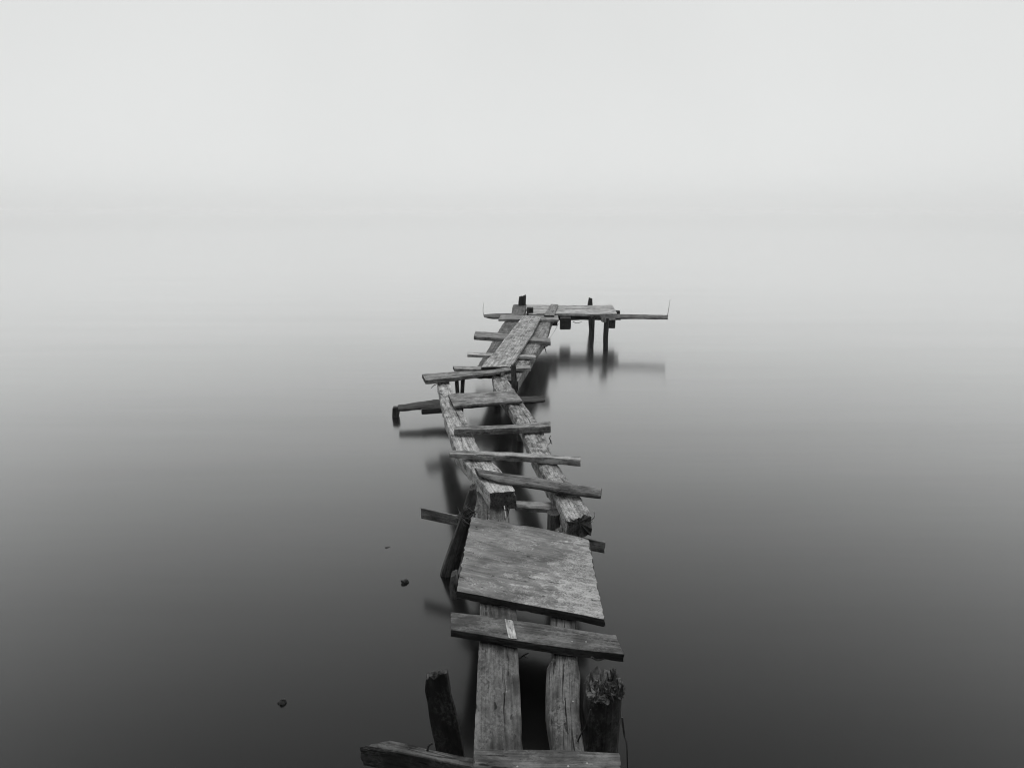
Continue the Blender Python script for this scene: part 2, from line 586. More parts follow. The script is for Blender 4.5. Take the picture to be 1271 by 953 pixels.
# ------------------------------------------------------------------ measured timbers (metres)
PIECES = [
    dict(name='stringer', own='jetty', secs=[((0.0192, 10.8686, 0.41), (0.2308, 10.8686, 0.41)), ((-0.0175, 9.8343, 0.4), (0.1805, 9.8343, 0.4)), ((-0.1157, 9.2785, 0.385), (0.0936, 9.2785, 0.385)), ((-0.1968, 8.4664, 0.375), (-0.005, 8.4664, 0.375)), ((-0.2796, 7.3957, 0.37), (-0.1198, 7.3957, 0.37)), ((-0.3594, 6.5389, 0.37), (-0.1935, 6.5389, 0.37))], th=0.1, mat='far_dark', up=(0, 0, 1), rad=0.09, rough=0.006, jag=0.004, prof='rect', res=0.025, label='left stringer of the far walkway'),
    dict(name='stringer', own='jetty', secs=[((0.4894, 10.4884, 0.4), (0.7, 10.4884, 0.4)), ((0.3726, 9.673, 0.39), (0.5904, 9.673, 0.39)), ((0.2879, 9.1442, 0.385), (0.516, 9.1442, 0.385)), ((0.2017, 8.2449, 0.375), (0.4281, 8.2449, 0.375)), ((0.0959, 7.6208, 0.37), (0.3059, 7.6208, 0.37)), ((0.0042, 6.9489, 0.36), (0.1883, 6.9489, 0.36)), ((-0.1228, 6.1344, 0.35), (0.0558, 6.1344, 0.35))], th=0.1, mat='far', up=(0, 0, 1), rad=0.09, rough=0.006, jag=0.004, prof='rect', res=0.025, label='right stringer of the far walkway'),
    dict(name='stringer_stub', own='jetty', secs=[((0.6071, 10.6135, 0.455), (0.7149, 10.5403, 0.455)), ((0.4462, 9.5393, 0.445), (0.5852, 9.5022, 0.445))], th=0.03, mat='far', up=(0, 0, 1), rad=0.09, rough=0.002, jag=0.004, prof='rect', res=0.025, label='short plank end on the far deck boards'),
    dict(name='deck_board', own='jetty', secs=[((0.2336, 10.7037, 0.425), (0.2247, 10.2795, 0.425)), ((1.5696, 10.6854, 0.425), (1.546, 10.2625, 0.425))], th=0.035, mat='far_light', up=(0, 0, 1), rad=0.09, rough=0.002, jag=0.004, prof='rect', res=0.025, label='rear deck board of the far platform'),
    dict(name='deck_board', own='jetty', secs=[((0.2482, 10.2456, 0.425), (0.2372, 9.7773, 0.425)), ((1.5471, 10.2372, 0.425), (1.5148, 9.8083, 0.425))], th=0.035, mat='far_light', up=(0, 0, 1), rad=0.09, rough=0.002, jag=0.004, prof='rect', res=0.025, label='front deck board of the far platform'),
    dict(name='pole', own='jetty', secs=[((-0.4223, 10.0504, 0.385), (-0.4027, 9.8557, 0.385)), ((-0.2823, 10.1535, 0.39), (-0.2618, 9.8231, 0.39)), ((0.1748, 10.1943, 0.39), (0.169, 9.8384, 0.39)), ((1.0223, 10.2281, 0.385), (0.9901, 9.894, 0.385)), ((1.5873, 9.9729, 0.405), (1.5425, 9.6805, 0.405)), ((1.9339, 9.9334, 0.405), (1.8809, 9.6507, 0.405)), ((2.2552, 9.8457, 0.41), (2.1986, 9.5888, 0.41))], th=[0.03, 0.06, 0.06, 0.06, 0.055, 0.05, 0.05], mat='far_dark', up=(0, 0, 1), rad=0.09, rough=0.007, jag=0.004, prof='log', res=0.025, label='long pole across the far platform, tapered at the left'),
    dict(name='cross_plank', own='jetty', secs=[((-0.1551, 9.7032, 0.42), (-0.1882, 9.3379, 0.42)), ((0.6525, 9.6655, 0.42), (0.6376, 9.268, 0.42))], th=0.03, mat='far', up=(0, 0, 1), rad=0.09, rough=0.002, jag=0.004, prof='rect', res=0.025),
    dict(name='walkway_plank', own='jetty', secs=[((0.1625, 9.4622, 0.45), (0.3928, 9.3386, 0.45)), ((0.0944, 9.0436, 0.445), (0.3362, 8.8461, 0.445)), ((-0.0705, 7.869, 0.435), (0.2236, 7.9727, 0.435)), ((-0.1527, 7.2777, 0.43), (0.128, 7.3667, 0.43)), ((-0.2702, 6.5963, 0.43), (0.0118, 6.524, 0.43)), ((-0.2966, 6.3839, 0.43), (-0.0116, 6.3839, 0.43))], th=0.028, mat='far_light', up=(0, 0, 1), rad=0.09, rough=0.004, jag=0.004, prof='rect', res=0.025, label='long pale plank laid along the far walkway'),
    dict(name='cross_plank', own='jetty', secs=[((-0.4606, 8.4991, 0.405), (-0.4597, 8.1092, 0.405)), ((0.454, 8.0041, 0.405), (0.445, 7.7522, 0.405))], th=0.045, mat='far', up=(0, 0, 1), rad=0.09, rough=0.004, jag=0.004, prof='rect', res=0.025),
    dict(name='cross_plank', own='jetty', secs=[((-0.4759, 7.208, 0.4), (-0.4723, 7.0828, 0.4)), ((0.2461, 7.0624, 0.4), (0.247, 6.9617, 0.4))], th=0.03, mat='far_light', up=(0, 0, 1), rad=0.09, rough=0.002, jag=0.004, prof='rect', res=0.025),
    dict(name='cross_plank', own='jetty', secs=[((-0.5808, 6.5494, 0.4), (-0.5551, 6.4277, 0.4)), ((-0.2798, 6.5317, 0.4), (-0.2749, 6.4107, 0.4)), ((0.1782, 6.5671, 0.4), (0.1829, 6.4448, 0.4))], th=0.03, mat='far', up=(0, 0, 1), rad=0.09, rough=0.002, jag=0.004, prof='rect', res=0.025),
    dict(name='cross_plank', own='jetty', secs=[((-0.8176, 6.0315, 0.44), (-0.7573, 5.807, 0.44)), ((-0.5593, 6.1259, 0.44), (-0.5394, 5.8949, 0.44)), ((-0.2656, 6.1905, 0.44), (-0.2598, 6.047, 0.44)), ((-0.0191, 6.3235, 0.44), (-0.0113, 6.2232, 0.44))], th=[0.035, 0.04, 0.03, 0.025], mat='mid', up=(0, 0, 1), rad=0.09, rough=0.005, jag=0.004, prof='rect', res=0.025, label='wide slanting plank where the walkway bends'),
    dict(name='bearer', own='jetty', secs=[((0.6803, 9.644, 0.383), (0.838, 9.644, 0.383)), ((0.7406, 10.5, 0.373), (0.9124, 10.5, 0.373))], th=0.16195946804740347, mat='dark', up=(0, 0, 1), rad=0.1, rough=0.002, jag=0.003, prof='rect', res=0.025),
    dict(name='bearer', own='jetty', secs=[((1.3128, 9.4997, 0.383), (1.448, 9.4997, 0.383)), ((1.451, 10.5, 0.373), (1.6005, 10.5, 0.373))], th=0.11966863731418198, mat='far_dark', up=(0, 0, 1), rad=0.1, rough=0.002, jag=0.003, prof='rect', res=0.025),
    dict(name='post', own='jetty', secs=[((1.208, 10.75, 0.5341), (1.2642, 10.75, 0.5151)), ((1.1923, 10.75, 0.4135), (1.2748, 10.75, 0.4135)), ((1.2107, 10.75, 0.209), (1.2872, 10.75, 0.209)), ((1.2715, 10.75, -0.6), (1.348, 10.75, -0.6))], th=0.07, mat='dark', up=(0, -1, 0), rad=0.09, rough=0.004, jag=0.02, prof='log', res=0.025),
    dict(name='post', own='jetty', secs=[((1.0922, 9.55, 0.4092), (1.1658, 9.55, 0.4092)), ((1.0935, 9.55, 0.3635), (1.1672, 9.55, 0.3635)), ((1.1161, 9.55, 0.1683), (1.1673, 9.55, 0.1683)), ((1.1039, 9.55, -0.0057), (1.1611, 9.55, -0.0057)), ((1.0725, 9.55, -0.6), (1.1297, 9.55, -0.6))], th=0.07, mat='dark', up=(0, -1, 0), rad=0.09, rough=0.004, jag=0.03, prof='log', res=0.025),
    dict(name='post', own='jetty', secs=[((1.2679, 9.3, 0.4371), (1.3396, 9.3, 0.4371)), ((1.2625, 9.3, 0.2697), (1.3344, 9.3, 0.2697)), ((1.2607, 9.3, 0.1573), (1.3273, 9.3, 0.1573)), ((1.2659, 9.3, -0.0012), (1.3328, 9.3, -0.0012)), ((1.2864, 9.3, -0.6), (1.3533, 9.3, -0.6))], th=0.07, mat='dark', up=(0, -1, 0), rad=0.09, rough=0.004, jag=0.004, prof='log', res=0.025),
    dict(name='post', own='jetty', secs=[((0.1138, 10.75, 0.5467), (0.2212, 10.75, 0.5593)), ((0.1014, 10.75, 0.4263), (0.2156, 10.75, 0.4263)), ((0.0956, 10.75, 0.209), (0.2103, 10.75, 0.209)), ((0.0748, 10.75, -0.6), (0.1895, 10.75, -0.6))], th=0.09, mat='dark', up=(0, -1, 0), rad=0.09, rough=0.005, jag=0.02, prof='rect', res=0.025),
    dict(name='post_stub', own='jetty', secs=[((0.2152, 9.85, 0.503), (0.3083, 9.85, 0.503)), ((0.2157, 9.85, 0.4035), (0.309, 9.85, 0.4035)), ((0.2164, 9.85, 0.3), (0.3097, 9.85, 0.3))], th=0.08, mat='dark', up=(0, -1, 0), rad=0.09, rough=0.004, jag=0.004, prof='rect', res=0.025),
    dict(name='post', own='jetty', secs=[((-0.2033, 7.2, 0.3752), (-0.1168, 7.2, 0.3752)), ((-0.2039, 7.2, 0.2866), (-0.1171, 7.2, 0.2866)), ((-0.2087, 7.2, -0.6), (-0.1219, 7.2, -0.6))], th=0.08, mat='dark', up=(0, -1, 0), rad=0.09, rough=0.002, jag=0.004, prof='log', res=0.025),
    dict(name='post', own='jetty', secs=[((-0.0104, 5.75, 0.5831), (0.0312, 5.75, 0.5937)), ((-0.007, 5.75, 0.5046), (0.0383, 5.75, 0.5046)), ((-0.0035, 5.75, 0.3966), (0.042, 5.75, 0.3966)), ((0.0294, 5.75, -0.6), (0.0749, 5.75, -0.6))], th=0.05, mat='far_dark', up=(0, -1, 0), rad=0.09, rough=0.004, jag=0.012, prof='rect', res=0.025),
    dict(name='post', own='jetty', secs=[((-0.5204, 6.0, 0.3915), (-0.484, 6.0, 0.3915)), ((-0.5155, 6.0, 0.2784), (-0.4789, 6.0, 0.2784)), ((-0.4764, 6.0, -0.6), (-0.4399, 6.0, -0.6))], th=0.06, mat='dark', up=(0, -1, 0), rad=0.09, rough=0.002, jag=0.004, prof='log', res=0.025),
    dict(name='post', own='jetty', secs=[((-0.4696, 6.05, 0.3865), (-0.4292, 6.05, 0.3865)), ((-0.4755, 6.05, 0.2649), (-0.4387, 6.05, 0.2649)), ((-0.5304, 6.05, -0.6), (-0.4935, 6.05, -0.6))], th=0.06, mat='dark', up=(0, -1, 0), rad=0.09, rough=0.002, jag=0.004, prof='log', res=0.025),
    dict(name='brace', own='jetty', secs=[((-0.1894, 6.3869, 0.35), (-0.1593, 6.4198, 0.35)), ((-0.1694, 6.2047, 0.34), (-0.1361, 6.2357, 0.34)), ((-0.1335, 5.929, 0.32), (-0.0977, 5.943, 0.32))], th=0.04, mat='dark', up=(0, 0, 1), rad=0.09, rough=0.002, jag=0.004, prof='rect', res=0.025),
    dict(name='stringer', own='jetty', secs=[((-0.6668, 5.937, 0.385), (-0.5636, 5.9516, 0.385)), ((-0.5822, 5.3853, 0.39), (-0.4506, 5.3853, 0.39)), ((-0.5166, 4.9778, 0.39), (-0.3638, 4.9778, 0.39)), ((-0.4452, 4.5904, 0.395), (-0.2864, 4.5904, 0.395)), ((-0.364, 4.1452, 0.4), (-0.2039, 4.1452, 0.4)), ((-0.2799, 3.8897, 0.41), (-0.0989, 3.8496, 0.41)), ((-0.1881, 3.5988, 0.425), (-0.0157, 3.5636, 0.425)), ((-0.1173, 3.3673, 0.44), (0.0236, 3.3886, 0.44))], th=[0.09, 0.09, 0.09, 0.09, 0.09, 0.09, 0.095, 0.1], mat='mid_light', up=(0, 0, 1), rad=0.08, rough=0.005, jag=0.004, prof='rect', res=0.016, label='heavy left stringer with its sawn end showing', cracks=[(0.3, 0.1, 0.5, 0.012, 0.006), (-0.2, 0.5, 0.9, 0.01, 0.005)], endmat='end_mid'),
    dict(name='stringer', own='jetty', secs=[((-0.1829, 6.1635, 0.385), (-0.0639, 6.2108, 0.385)), ((-0.1344, 5.6583, 0.385), (0.031, 5.6583, 0.385)), ((-0.0222, 5.1741, 0.39), (0.1054, 5.2197, 0.39)), ((0.0326, 4.8146, 0.39), (0.1762, 4.8544, 0.39)), ((0.0752, 4.5012, 0.395), (0.22, 4.5012, 0.395)), ((0.1197, 4.0856, 0.4), (0.2573, 4.0856, 0.4)), ((0.1764, 3.746, 0.41), (0.2997, 3.7587, 0.41)), ((0.229, 3.3762, 0.42), (0.367, 3.3868, 0.42)), ((0.264, 3.0553, 0.43), (0.3953, 3.1092, 0.43))], th=[0.09, 0.09, 0.09, 0.09, 0.09, 0.09, 0.1, 0.11, 0.11], mat='mid_light', up=(0, 0, 1), rad=0.14, rough=0.007, jag=0.028, prof='rect', res=0.012, label='heavy right stringer with a rotten broken end', cracks=[(0.2, 0.2, 0.6, 0.012, 0.006)], endmat='end_mid'),
    dict(name='cross_plank', own='jetty', secs=[((-0.5186, 5.382, 0.425), (-0.4488, 5.0542, 0.425)), ((-0.4347, 5.4448, 0.425), (-0.3761, 5.0763, 0.425)), ((-0.2037, 5.4831, 0.425), (-0.1731, 5.144, 0.425)), ((0.0168, 5.5089, 0.425), (0.0828, 5.2133, 0.425))], th=0.022, mat='mid', up=(0, 0, 1), rad=0.35, rough=0.006, jag=0.004, prof='rect', res=0.015),
    dict(name='cross_plank', own='jetty', secs=[((-0.3935, 4.4579, 0.45), (-0.392, 4.4052, 0.45)), ((-0.1417, 4.5027, 0.45), (-0.1393, 4.4227, 0.45)), ((0.2679, 4.5762, 0.45), (0.2652, 4.4758, 0.45))], th=[0.042, 0.042, 0.048], mat='mid', up=(0, 0, 1), rad=0.09, rough=0.003, jag=0.004, prof='rect', res=0.015),
    dict(name='cross_plank', own='jetty', secs=[((-0.3866, 3.9788, 0.455), (-0.3791, 3.9217, 0.455)), ((0.0222, 3.95, 0.455), (0.0218, 3.8799, 0.455)), ((0.4093, 3.8799, 0.455), (0.4076, 3.812, 0.455))], th=[0.03, 0.036, 0.042], mat='mid', up=(0, 0, 1), rad=0.09, rough=0.004, jag=0.004, prof='rect', res=0.015),
    dict(name='cross_plank', own='jetty', secs=[((-0.215, 3.6884, 0.465), (-0.1872, 3.5896, 0.465)), ((-0.0703, 3.6134, 0.47), (-0.0772, 3.5063, 0.47)), ((0.1307, 3.5231, 0.475), (0.11, 3.4205, 0.475)), ((0.3229, 3.4372, 0.475), (0.3019, 3.339, 0.475)), ((0.4748, 3.3711, 0.475), (0.4599, 3.2866, 0.475))], th=[0.03, 0.045, 0.05, 0.05, 0.048], mat='mid_dark', up=(0, 0, 1), rad=0.09, rough=0.004, jag=0.004, prof='log', res=0.012, label='half round bowed crossbar near the broken stringer end'),
    dict(name='brace', own='jetty', secs=[((0.0023, 3.5939, 0.3), (0.02, 3.4862, 0.3)), ((0.1292, 3.5664, 0.3), (0.1174, 3.4758, 0.3)), ((0.2648, 3.5609, 0.3), (0.2489, 3.455, 0.3))], th=0.02, mat='mid', up=(0, 0, 1), rad=0.09, rough=0.004, jag=0.004, prof='rect', res=0.025, label='thin slat slung under the stringers'),
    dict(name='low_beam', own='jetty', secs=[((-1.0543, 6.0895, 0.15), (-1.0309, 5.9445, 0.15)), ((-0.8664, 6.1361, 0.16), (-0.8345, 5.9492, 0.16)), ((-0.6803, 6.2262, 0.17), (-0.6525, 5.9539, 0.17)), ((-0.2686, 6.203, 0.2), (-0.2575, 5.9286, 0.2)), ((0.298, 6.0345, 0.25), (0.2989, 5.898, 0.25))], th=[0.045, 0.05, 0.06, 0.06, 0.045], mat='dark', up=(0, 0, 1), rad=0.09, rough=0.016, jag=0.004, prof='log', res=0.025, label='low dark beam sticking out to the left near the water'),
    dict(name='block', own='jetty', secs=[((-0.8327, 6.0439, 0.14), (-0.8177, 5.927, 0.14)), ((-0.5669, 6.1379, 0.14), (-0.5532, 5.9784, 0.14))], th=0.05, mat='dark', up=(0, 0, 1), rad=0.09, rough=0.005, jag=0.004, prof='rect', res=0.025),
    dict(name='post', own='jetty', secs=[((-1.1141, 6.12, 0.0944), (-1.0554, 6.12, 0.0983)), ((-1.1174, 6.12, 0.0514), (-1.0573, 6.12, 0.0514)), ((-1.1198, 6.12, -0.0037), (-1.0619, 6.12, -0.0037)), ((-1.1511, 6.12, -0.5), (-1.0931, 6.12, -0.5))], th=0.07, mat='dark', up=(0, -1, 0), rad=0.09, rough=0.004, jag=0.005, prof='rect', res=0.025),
    dict(name='post', own='jetty', secs=[((0.1831, 3.22, 0.3776), (0.2531, 3.22, 0.3776)), ((0.184, 3.22, 0.3103), (0.2543, 3.22, 0.3103)), ((0.1965, 3.22, -0.6), (0.2668, 3.22, -0.6))], th=0.1, mat='far_dark', up=(0, -1, 0), rad=0.09, rough=0.006, jag=0.004, prof='log', res=0.025),
    dict(name='peg', own='jetty', secs=[((1.2282, 9.25, 0.445), (1.294, 9.25, 0.445)), ((1.2302, 9.25, 0.3841), (1.2961, 9.25, 0.3841))], th=0.25, mat='far', up=(0, -1, 0), rad=0.09, rough=0.002, jag=0.004, prof='log', res=0.025),
    dict(name='post', own='jetty', secs=[((0.0433, 5.45, 0.3372), (0.0967, 5.45, 0.3372)), ((0.0435, 5.45, 0.2677), (0.097, 5.45, 0.2677)), ((0.046, 5.45, -0.6), (0.0995, 5.45, -0.6))], th=0.07, mat='dark', up=(0, -1, 0), rad=0.09, rough=0.002, jag=0.004, prof='log', res=0.025),
    dict(name='low_plank', own='jetty', secs=[((-0.5, 3.4587, 0.315), (-0.4958, 3.4432, 0.315)), ((-0.3165, 3.3722, 0.315), (-0.3153, 3.3574, 0.315)), ((0.0187, 3.2472, 0.315), (0.0186, 3.2287, 0.315)), ((0.4532, 3.066, 0.315), (0.4549, 3.0493, 0.315))], th=[0.062, 0.062, 0.06, 0.062], mat='mid_dark', up=(0, 0, 1), rad=0.09, rough=0.002, jag=0.004, prof='rect', res=0.025, label='narrow plank on edge passing under the panel'),
    dict(name='walkway_plank', own='jetty', secs=[((-0.1984, 3.6034, 0.345), (-0.0339, 3.5695, 0.345)), ((-0.1741, 3.1949, 0.345), (-0.0061, 3.1766, 0.345)), ((-0.1471, 2.7883, 0.345), (0.0054, 2.7739, 0.345)), ((-0.1284, 2.4527, 0.345), (0.0177, 2.4241, 0.345)), ((-0.1221, 2.2145, 0.345), (0.0192, 2.1953, 0.345)), ((-0.118, 1.9805, 0.345), (0.0258, 1.9805, 0.345)), ((-0.1125, 1.6786, 0.345), (0.0323, 1.6971, 0.345)), ((-0.1132, 1.6075, 0.345), (0.0355, 1.6075, 0.345))], th=0.04, mat='near', up=(0, 0, 1), rad=0.06, rough=0.0022, jag=0.004, prof='rect', res=0.012, label='broad left plank of the near walkway', cracks=[(0.25, 0.78, 0.93, 0.012, 0.004), (-0.35, 0.1, 0.3, 0.01, 0.004)]),
    dict(name='walkway_plank', own='jetty', secs=[((0.2204, 3.1496, 0.345), (0.3256, 3.1496, 0.345)), ((0.1755, 2.6503, 0.345), (0.282, 2.6371, 0.345)), ((0.1495, 2.3632, 0.345), (0.2546, 2.3417, 0.345)), ((0.1461, 2.1392, 0.345), (0.2358, 2.1392, 0.345)), ((0.1213, 2.0767, 0.345), (0.2347, 2.0381, 0.345)), ((0.1097, 1.8657, 0.345), (0.2155, 1.8657, 0.345)), ((0.1208, 1.7003, 0.345), (0.2154, 1.7003, 0.345)), ((0.1238, 1.5933, 0.345), (0.2101, 1.5933, 0.345))], th=[0.06, 0.06, 0.07, 0.07, 0.07, 0.07, 0.07, 0.07], mat='near_light', up=(0, 0, 1), rad=0.16, rough=0.004, jag=0.02, prof='rect', res=0.01, label='split hewn right plank of the near walkway', cracks=[(0.05, 0.5, 0.68, 0.03, 0.005), (0.0, 0.66, 0.8, 0.032, 0.0055), (0.12, 0.76, 0.9, 0.03, 0.0045), (0.35, 0.88, 0.97, 0.03, 0.0055)]),
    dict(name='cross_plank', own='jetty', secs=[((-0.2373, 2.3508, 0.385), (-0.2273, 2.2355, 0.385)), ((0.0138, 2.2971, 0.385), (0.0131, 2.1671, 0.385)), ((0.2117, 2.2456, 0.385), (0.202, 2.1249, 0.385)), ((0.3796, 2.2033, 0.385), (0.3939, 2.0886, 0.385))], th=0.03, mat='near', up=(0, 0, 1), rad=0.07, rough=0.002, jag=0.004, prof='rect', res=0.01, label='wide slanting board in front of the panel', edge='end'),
    dict(name='strip', own='jetty', secs=[((-0.0276, 2.2997, 0.3885), (0.0031, 2.2892, 0.3885)), ((-0.0117, 2.1788, 0.3885), (0.0175, 2.1716, 0.3885))], th=0.005, mat='pale', up=(0, 0, 1), rad=0.09, rough=0.001, jag=0.004, prof='rect', res=0.01, label='small pale strip nailed on the slanting board'),
    dict(name='end_board', own='jetty', secs=[((-0.1061, 1.6565, 0.385), (-0.108, 1.5253, 0.385)), ((0.0105, 1.655, 0.385), (0.0098, 1.5253, 0.385)), ((0.15, 1.652, 0.385), (0.1407, 1.5253, 0.385)), ((0.3089, 1.6414, 0.385), (0.3, 1.5253, 0.385))], th=0.03, mat='near_light', up=(0, 0, 1), rad=0.07, rough=0.002, jag=0.004, prof='rect', res=0.01, label='board across the near end of the walkway'),
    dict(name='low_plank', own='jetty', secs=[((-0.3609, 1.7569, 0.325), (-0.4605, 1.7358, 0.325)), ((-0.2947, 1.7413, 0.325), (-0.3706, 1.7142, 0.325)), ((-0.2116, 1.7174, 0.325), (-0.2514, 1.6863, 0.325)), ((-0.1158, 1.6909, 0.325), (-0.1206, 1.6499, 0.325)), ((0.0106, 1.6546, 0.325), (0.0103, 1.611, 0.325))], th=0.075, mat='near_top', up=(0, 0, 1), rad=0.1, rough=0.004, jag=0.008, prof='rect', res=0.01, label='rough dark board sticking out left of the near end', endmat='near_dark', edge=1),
    dict(name='side_block', own='jetty', secs=[((-0.2531, 2.56, 0.4129), (-0.2328, 2.56, 0.4222)), ((-0.2589, 2.56, 0.3792), (-0.2303, 2.56, 0.3792)), ((-0.2587, 2.56, 0.3112), (-0.2317, 2.56, 0.3112))], th=0.05, mat='mid_dark', up=(0, -1, 0), rad=0.09, rough=0.003, jag=0.004, prof='rect', res=0.025),
    dict(name='post', own='jetty', secs=[((-0.1159, 2.4, 0.0916), (-0.018, 2.4, 0.0916)), ((-0.1167, 2.4, 0.0156), (-0.0181, 2.4, 0.0156)), ((-0.1204, 2.4, -0.6), (-0.0218, 2.4, -0.6))], th=0.09, mat='dark', up=(0, -1, 0), rad=0.09, rough=0.002, jag=0.004, prof='log', res=0.025),
    dict(name='post', own='jetty', secs=[((0.1816, 2.45, 0.0539), (0.2549, 2.45, 0.0539)), ((0.1828, 2.45, -0.0236), (0.2567, 2.45, -0.0236)), ((0.1939, 2.45, -0.6), (0.2677, 2.45, -0.6))], th=0.09, mat='dark', up=(0, -1, 0), rad=0.09, rough=0.002, jag=0.004, prof='log', res=0.025),
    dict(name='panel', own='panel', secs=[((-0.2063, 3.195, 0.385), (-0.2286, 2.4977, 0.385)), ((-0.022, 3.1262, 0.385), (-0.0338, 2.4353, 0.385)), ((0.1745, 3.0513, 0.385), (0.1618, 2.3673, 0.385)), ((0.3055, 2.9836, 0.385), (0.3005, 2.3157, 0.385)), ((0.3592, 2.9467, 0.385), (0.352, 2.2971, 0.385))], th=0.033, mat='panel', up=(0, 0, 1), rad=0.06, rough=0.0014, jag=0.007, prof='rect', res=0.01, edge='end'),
    dict(name='post', own='leaning_post', secs=[((-0.2172, 3.27, 0.4978), (-0.1861, 3.27, 0.5022)), ((-0.2435, 3.27, 0.4127), (-0.1894, 3.27, 0.4082)), ((-0.2965, 3.27, 0.2626), (-0.2292, 3.27, 0.2626)), ((-0.3461, 3.27, 0.1234), (-0.2611, 3.27, 0.1234)), ((-0.3785, 3.27, 0.0195), (-0.2887, 3.27, 0.0195)), ((-0.5573, 3.27, -0.6), (-0.4675, 3.27, -0.6))], th=0.075, mat='leaning', up=(0, -1, 0), rad=0.25, rough=0.005, jag=0.015, prof='rect', res=0.012),
    dict(name='post', own='short_post', secs=[((-0.2807, 1.93, 0.4107), (-0.2144, 1.93, 0.4275)), ((-0.2873, 1.93, 0.3661), (-0.2075, 1.93, 0.3846)), ((-0.279, 1.93, 0.2914), (-0.1936, 1.93, 0.2914)), ((-0.2687, 1.93, 0.1898), (-0.1742, 1.93, 0.1898)), ((-0.2597, 1.93, 0.1251), (-0.1659, 1.93, 0.1251)), ((-0.1627, 1.93, -0.6), (-0.0689, 1.93, -0.6))], th=0.03, mat='near_dark', up=(0, -1, 0), rad=0.08, rough=0.005, jag=0.016, prof='rect', res=0.008, endmat='near_top'),
    dict(name='post', own='stump', secs=[((0.2293, 1.8, 0.4406), (0.3426, 1.8, 0.4579)), ((0.2286, 1.8, 0.4202), (0.3462, 1.8, 0.4289)), ((0.2295, 1.8, 0.3851), (0.3466, 1.8, 0.388)), ((0.2295, 1.8, 0.3408), (0.3448, 1.8, 0.3408)), ((0.2319, 1.8, 0.2507), (0.3408, 1.8, 0.2507)), ((0.2245, 1.8, -0.6), (0.3334, 1.8, -0.6))], th=0.12, mat='near_dark', up=(0, -1, 0), rad=0.3, rough=0.006, jag=0.03, prof='rect', res=0.008, endmat='near_top'),
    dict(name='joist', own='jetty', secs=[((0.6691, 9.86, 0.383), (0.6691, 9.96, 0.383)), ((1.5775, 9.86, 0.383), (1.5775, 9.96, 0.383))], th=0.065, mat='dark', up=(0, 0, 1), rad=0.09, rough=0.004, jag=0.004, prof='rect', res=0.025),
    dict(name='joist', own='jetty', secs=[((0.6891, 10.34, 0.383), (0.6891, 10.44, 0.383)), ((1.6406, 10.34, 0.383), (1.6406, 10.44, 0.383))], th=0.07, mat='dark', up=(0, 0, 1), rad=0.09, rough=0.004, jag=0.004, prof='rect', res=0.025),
    dict(name='joist', own='jetty', secs=[((0.0184, 9.95, 0.3), (0.0184, 10.05, 0.3)), ((0.6691, 9.95, 0.3), (0.6691, 10.05, 0.3))], th=0.08, mat='dark', up=(0, 0, 1), rad=0.09, rough=0.004, jag=0.004, prof='rect', res=0.025),
]
